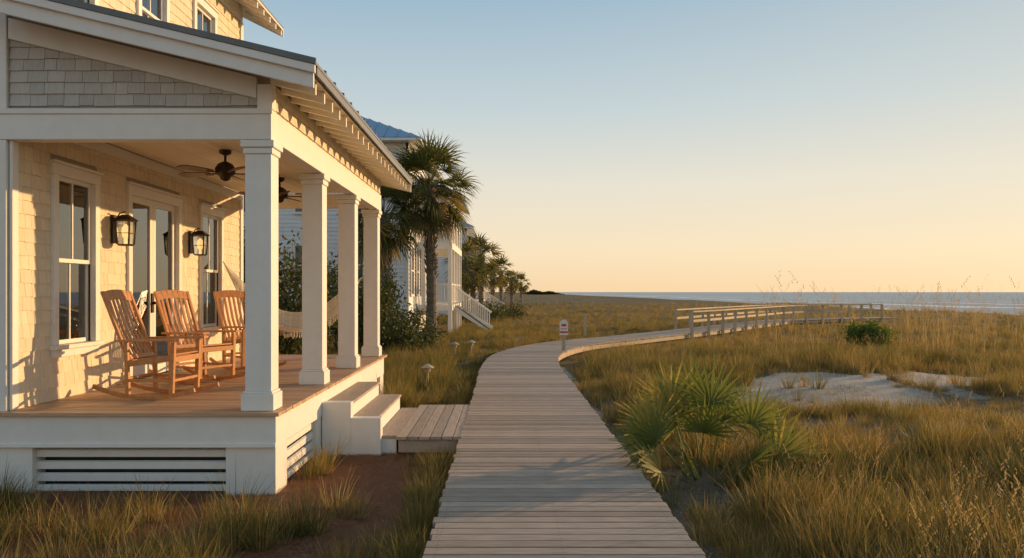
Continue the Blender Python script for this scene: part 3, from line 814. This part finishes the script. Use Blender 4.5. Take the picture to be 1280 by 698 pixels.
def roundsign(mbx,y0,y1,w,z0,z1):
    pr=[(-w,z0),(w,z0),(w,z1-w*.8)]+[(w*math.cos(a),z1-w*.8+w*.8*math.sin(a)) for a in [pi*i/8 for i in range(1,8)]]+[(-w,z1-w*.8)]
    k=len(pr); mbx.add([(x+p[0],y0,p[1]) for p in pr]+[(x+p[0],y1,p[1]) for p in pr],[tuple(range(k)),tuple(range(2*k-1,k-1,-1))]+[(i,(i+1)%k,k+(i+1)%k,k+i) for i in range(k)])
roundsign(S,y-.08,y-.055,.12,g+.70,g+1.14)
Rd.box(x-.115,x+.115,y-.085,y-.0805,g+.76,g+.81); Rd.box(x-.07,x+.07,y-.085,y-.0805,g+.95,g+1.02); Rd.box(x-.09,x+.09,y-.085,y-.0805,g+.87,g+.89)
T.build('post',M_rail,E); S.build('sign_panel',M_white,E); Rd.build('sign_lettering_bands',M_red,E)
x,y=3.6,35.5; g=gz(x,y); E=empty('marker_post',(x,y,g)); T=MB(); T.box(x-.06,x+.06,y-.06,y+.06,g-.1,g+.98); T.hexa([(x-.07,y-.07,g+.98),(x+.07,y-.07,g+.98),(x+.07,y+.07,g+.98),(x-.07,y+.07,g+.98),(x-.02,y-.02,g+1.05),(x+.02,y-.02,g+1.05),(x+.02,y+.02,g+1.05),(x-.02,y+.02,g+1.05)]); T.build('post',M_rail,E)
E=empty('dune_fence',(5,112,0)); T=MB()
prev=None
for i in range(12):
    x=1+i*1.3; y=112+.15*i+1.5*math.sin(i*.3); g=gz(x,y)
    T.box(x-.06,x+.06,y-.06,y+.06,g-.2,g+1.0)
    if prev: T.bar(prev,(x,y,g+.85),.05,.1); T.bar((prev[0],prev[1],prev[2]-.4),(x,y,g+.45),.05,.1)
    prev=(x,y,g+.85)
T.build('fence_posts_and_rails',M_rail,E)

# ------------------------------------------------------------------ grass tufts (instanced)
src=bpy.data.collections.new('grass_tuft_kinds')
src2=bpy.data.collections.new('pine_straw_kinds')
src3=bpy.data.collections.new('dry_litter_kinds')
def blade(mb,x,y,h,w,az,lean,curve,seg=3,m=0,z0=-.03,r=None):
    d=V((math.cos(az)*lean,math.sin(az)*lean,1)).normalized(); p=V((x,y,z0)); tw=R.uniform(0,pi)
    s=V((math.cos(tw),math.sin(tw),0)); vs=[]
    for k in range(seg+1):
        f=k/seg; ww=w*(1-f**1.6)*.5+.0005
        vs+=[p-s*ww,p+s*ww]
        p=p+d*(h/seg); d=(d+V((math.cos(az)*curve*f,math.sin(az)*curve*f,-curve*.55*f))).normalized()
    mb.add(vs,[(2*k,2*k+1,2*k+3,2*k+2) for k in range(seg)],r=r,m=m); return p,d
def tuft(i,n,r,h0,h1,w,lean,curve,mats,oats=0,ms=(0,),coll=src,oh=1.5,fluff=1):
    T=MB()
    for k in range(n):
        a_=R.uniform(0,2*pi); q=r*math.sqrt(R.random()); az=a_+R.uniform(-.7,.7)
        blade(T,q*math.cos(a_),q*math.sin(a_),R.uniform(h0,h1),w*R.uniform(.6,1.4),az,R.uniform(.02,lean),R.uniform(.1,curve),m=R.choice(ms))
    for k in range(oats):
        a_=R.uniform(0,2*pi);q=r*R.random(); az=R.uniform(0,2*pi)
        p,d=blade(T,q*math.cos(a_),q*math.sin(a_),R.uniform(.8,1.2)*h1*oh,.0045*fluff,az,R.uniform(.02,.22),.18,seg=4,m=len(mats)-1)
        for j in range(8):
            c=p-d*(.02*j*fluff)+V((R.uniform(-.008,.008),R.uniform(-.008,.008),-.003*j)); e=V((R.gauss(0,.6),R.gauss(0,.6),-1)).normalized(); f=e.cross(V((0,1,.2))).normalized()
            T.add([c,c+(e*.014+f*.004)*fluff,c+e*.028*fluff,c+(e*.014-f*.004)*fluff],[(0,1,2,3)],m=len(mats)-1)
    o=T.build('tuft_%02d'%i,mats,link=False); coll.objects.link(o)
G_=M_gr_green;D_=M_gr_gold;K_=M_gr_dark
tuft(0,58,.10,.28,.66,.0092,.9,.9,[G_,D_],ms=(0,0,0,1))
tuft(1,50,.12,.26,.62,.0078,.8,.8,[D_,G_],ms=(0,0,1))
tuft(2,42,.34,.08,.26,.008,.9,.6,[K_,G_,D_],ms=(0,1,2))
tuft(3,28,.12,.25,.52,.0075,.7,.6,[G_,D_,M_oat],ms=(0,1),oats=4)
tuft(4,40,.36,.10,.30,.007,1.0,.6,[D_,K_],ms=(0,0,1))
tuft(5,60,.12,.35,.80,.010,1.0,.9,[G_,K_],ms=(0,0,1))
tuft(6,14,.10,.25,.5,.008,.6,.5,[D_,M_oat],ms=(0,),oats=5,oh=2.8,fluff=2)
for (cc,mm,nm) in ((src2,M_straw,'straw'),(src3,M_litter,'litter')):
    for i in range(3):
        T=MB()
        for k in range(46):
            x=R.uniform(-.3,.3);y=R.uniform(-.3,.3);a_=R.uniform(0,pi);l=R.uniform(.05,.12);d=V((math.cos(a_),math.sin(a_),R.uniform(-.12,.25)));s=V((-d.y,d.x,0))*.0027;c=V((x,y,R.uniform(.006,.035)))
            T.add([c-d*l-s,c+d*l-s*.5,c+d*l+s*.5,c-d*l+s],[(0,1,2,3)])
        o=T.build('%s_%02d'%(nm,i),mm,link=False); cc.objects.link(o)

def instancer(name,pts,coll):
    me=bpy.data.meshes.new(name); me.from_pydata([p[:3] for p in pts],[],[])
    a=me.attributes.new('rotz','FLOAT','POINT');a.data.foreach_set('value',[p[3] for p in pts])
    a=me.attributes.new('scl','FLOAT','POINT');a.data.foreach_set('value',[p[4] for p in pts])
    a=me.attributes.new('kind','INT','POINT');a.data.foreach_set('value',[p[5] for p in pts])
    o=bpy.data.objects.new(name,me); scene.collection.objects.link(o)
    ng=bpy.data.node_groups.new(name+'_scatter','GeometryNodeTree')
    ng.interface.new_socket('Geometry',in_out='INPUT',socket_type='NodeSocketGeometry'); ng.interface.new_socket('Geometry',in_out='OUTPUT',socket_type='NodeSocketGeometry')
    N=ng.nodes; L=ng.links
    gi=N.new('NodeGroupInput');go=N.new('NodeGroupOutput'); iop=N.new('GeometryNodeInstanceOnPoints')
    ci=N.new('GeometryNodeCollectionInfo'); ci.inputs['Collection'].default_value=coll; ci.inputs['Separate Children'].default_value=True; ci.inputs['Reset Children'].default_value=True
    def na(nm,ty):
        n=N.new('GeometryNodeInputNamedAttribute'); n.data_type=ty; n.inputs['Name'].default_value=nm
        return [s for s in n.outputs if s.name=='Attribute' and s.enabled][0]
    cx=N.new('ShaderNodeCombineXYZ'); L.new(na('rotz','FLOAT'),cx.inputs[2])
    er=N.new('FunctionNodeEulerToRotation'); L.new(cx.outputs[0],er.inputs[0])
    L.new(gi.outputs[0],iop.inputs['Points']); L.new(ci.outputs[0],iop.inputs['Instance']); iop.inputs['Pick Instance'].default_value=True
    L.new(na('kind','INT'),iop.inputs['Instance Index']); L.new(er.outputs[0],iop.inputs['Rotation']); L.new(na('scl','FLOAT'),iop.inputs['Scale'])
    L.new(iop.outputs[0],go.inputs[0])
    md=o.modifiers.new('scatter','NODES'); md.node_group=ng
    return o
def blocked(x,y):
    if x<-2.0 and x>-12.2 and 7.30<y<14.45: return True
    if -2.3<x<-.5 and 9.3<y<12.2: return True
    if -14.2<x<-2.3 and 32.8<y<45.2: return True
    if -12.2<x<-1.6 and 61.8<y<74.2: return True
    for (cx,cy,r_) in CLEAR:
        if (x-cx)**2+(y-cy)**2<r_*r_: return True
    return False
pts=[]; tries=0
N_TARGET=25000
while len(pts)<N_TARGET and tries<400000:
    tries+=1
    D=math.exp(R.uniform(math.log(3.2),math.log(120))); an=R.uniform(-.68,.68)
    x=D*math.tan(an); y=D
    if x>47 or x<-20 or blocked(x,y): continue
    pd=pdist(x,y) if y<80 else 20
    if pd<1.02: continue
    s=sandf(x,y); mu_=mulchf(x,y)
    cl=nz(x,y,.45,40)+.6*nz(x,y,1.4,50)
    if s>.35 and R.random()<.95: continue
    if mu_>.5:
        c2=nz(x,y,1.7,60); near=(y<6.9 and x<-1.6)
        if (c2<.06 if near else c2<.24) or R.random()>(.26 if near else .3): continue
    elif x>0 and y<14:
        c3=nz(x,y,1.9,90)+.5*cl
        if c3<0 and R.random()<.62: continue
    elif cl<-.25 and R.random()<.5: continue
    z=gz(x,y,pd)
    patch=nz(x,y,.16,70)
    if x>0:
        if cl>.10: kind=R.choice([0,1,5,3,1,0]) 
        else: kind=R.choice([2,4,2,1,4,2,0])
        if patch>.05 and R.random()<.5: kind=R.choice([1,4,1])
    else:
        kind=R.choice([0,5,1,2,0,2,1]) if mu_<.5 else R.choice([0,5,0,1,1])
    sc=R.uniform(.5,.95)*(1+.35*max(0,cl))
    if x>0: sc*=.92
    if 3.2<x<9.5 and 9.5<y<14.5: sc*=.6
    if pd<1.7: sc*=.6
    if kind in (2,4): sc*=1.15
    if y>24 and kind in (0,1,3,5): sc*=.75
    if mu_>.5: sc*=(.85 if y<6.9 else .75)
    pts.append((x,y,z,R.uniform(0,6.28),sc,kind))
for i in range(350):
    x=R.uniform(18,46); y=R.uniform(30,120); 
    if pdist(x,y)<1.4: continue
    pts.append((x,y,gz(x,y),R.uniform(0,6.28),R.uniform(.9,1.5),3))
for i in range(110):
    y=R.uniform(22,60); x=y*R.uniform(.30,.68)
    if pdist(x,y)<1.6 or x>44: continue
    pts.append((x,y,gz(x,y),R.uniform(0,6.28),R.uniform(.9,1.35),6))
instancer('dune_grass',pts,src)
pts=[]
while len(pts)<11000:
    y=R.uniform(3,14); x=R.uniform(-1.0*y*.75-1,-.5)
    if x>-.56 or blocked(x,y): continue
    if R.random()>mulchf(x,y) or R.random()<(y-6)/10: continue
    pts.append((x,y,gz(x,y)+.004,R.uniform(0,6.28),R.uniform(.7,1.2),R.randrange(3)))
instancer('pine_straw_mulch',pts,src2)
pts=[]
while len(pts)<6000:
    y=R.uniform(3.5,15); x=R.uniform(1.35,y*.75+.5)
    if R.random()<(y-5)/14: continue
    if sandf(x,y)>.5 and R.random()<.85: continue
    pts.append((x,y,gz(x,y)+.004,R.uniform(0,6.28),R.uniform(.8,1.4),R.randrange(3)))
instancer('dry_grass_litter',pts,src3)

# ------------------------------------------------------------------ light
AZ=math.radians(55); EL=math.radians(9)
sun=bpy.data.lights.new('sun','SUN'); sun.energy=5.0; sun.angle=math.radians(.6); sun.color=(1,.62,.29)
so=bpy.data.objects.new('sun',sun); scene.collection.objects.link(so)
sv=V((math.sin(AZ)*math.cos(EL),math.cos(AZ)*math.cos(EL),math.sin(EL)))
so.rotation_euler=sv.to_track_quat('Z','Y').to_euler(); so.location=sv*50
w=bpy.data.worlds.new('World'); scene.world=w; w.use_nodes=True
t=w.node_tree; bg=t.nodes['Background']
sk=t.nodes.new('ShaderNodeTexSky'); sk.sky_type='NISHITA'; sk.sun_disc=False; sk.sun_elevation=EL; sk.sun_rotation=AZ
sk.air_density=1.0; sk.dust_density=.3; sk.ozone_density=1.5
tc=t.nodes.new('ShaderNodeTexCoord').outputs['Generated']
sp=t.nodes.new('ShaderNodeSeparateXYZ'); t.links.new(tc,sp.inputs[0])
rp=t.nodes.new('ShaderNodeValToRGB'); t.links.new(mrange(t,sp.outputs[2],0,1),rp.inputs[0])
stops=[(0,(.98,.70,.42)),(.05,(1.0,.80,.54)),(.13,(.86,.80,.67)),(.22,(.60,.69,.71)),(.34,(.37,.53,.65)),(.6,(.24,.38,.54)),(1,(.16,.28,.46))]
e=rp.color_ramp.elements
e[0].position=0; e[0].color=(*stops[0][1],1); e[1].position=1; e[1].color=(*stops[-1][1],1)
for p,c in stops[1:-1]:
    q=e.new(p); q.color=(*c,1)
dp=t.nodes.new('ShaderNodeVectorMath'); dp.operation='DOT_PRODUCT'; t.links.new(tc,dp.inputs[0]); dp.inputs[1].default_value=tuple(sv)
glow=math_(t,'MULTIPLY',math_(t,'POWER',math_(t,'MAXIMUM',dp.outputs['Value'],0),5),.25)
g1=mixc(t,glow,rp.outputs[0],(1.05,.83,.52))
sc1=mixc(t,1.0,sk.outputs[0],(.10,.10,.10),'MULTIPLY')
fin=mixc(t,.90,sc1,g1)
t.links.new(fin,bg.inputs[0]); bg.inputs[1].default_value=1.0

cam=bpy.data.cameras.new('camera'); co=bpy.data.objects.new('camera',cam); scene.collection.objects.link(co)
co.location=(0,0,1.7); co.rotation_euler=(pi/2,0,0); cam.lens=28.125; cam.sensor_width=36; cam.shift_x=.0078; cam.shift_y=.0125; cam.clip_end=20000; cam.clip_start=.05
scene.camera=co
scene.view_settings.view_transform='Standard'; scene.view_settings.look='None'; scene.view_settings.exposure=0
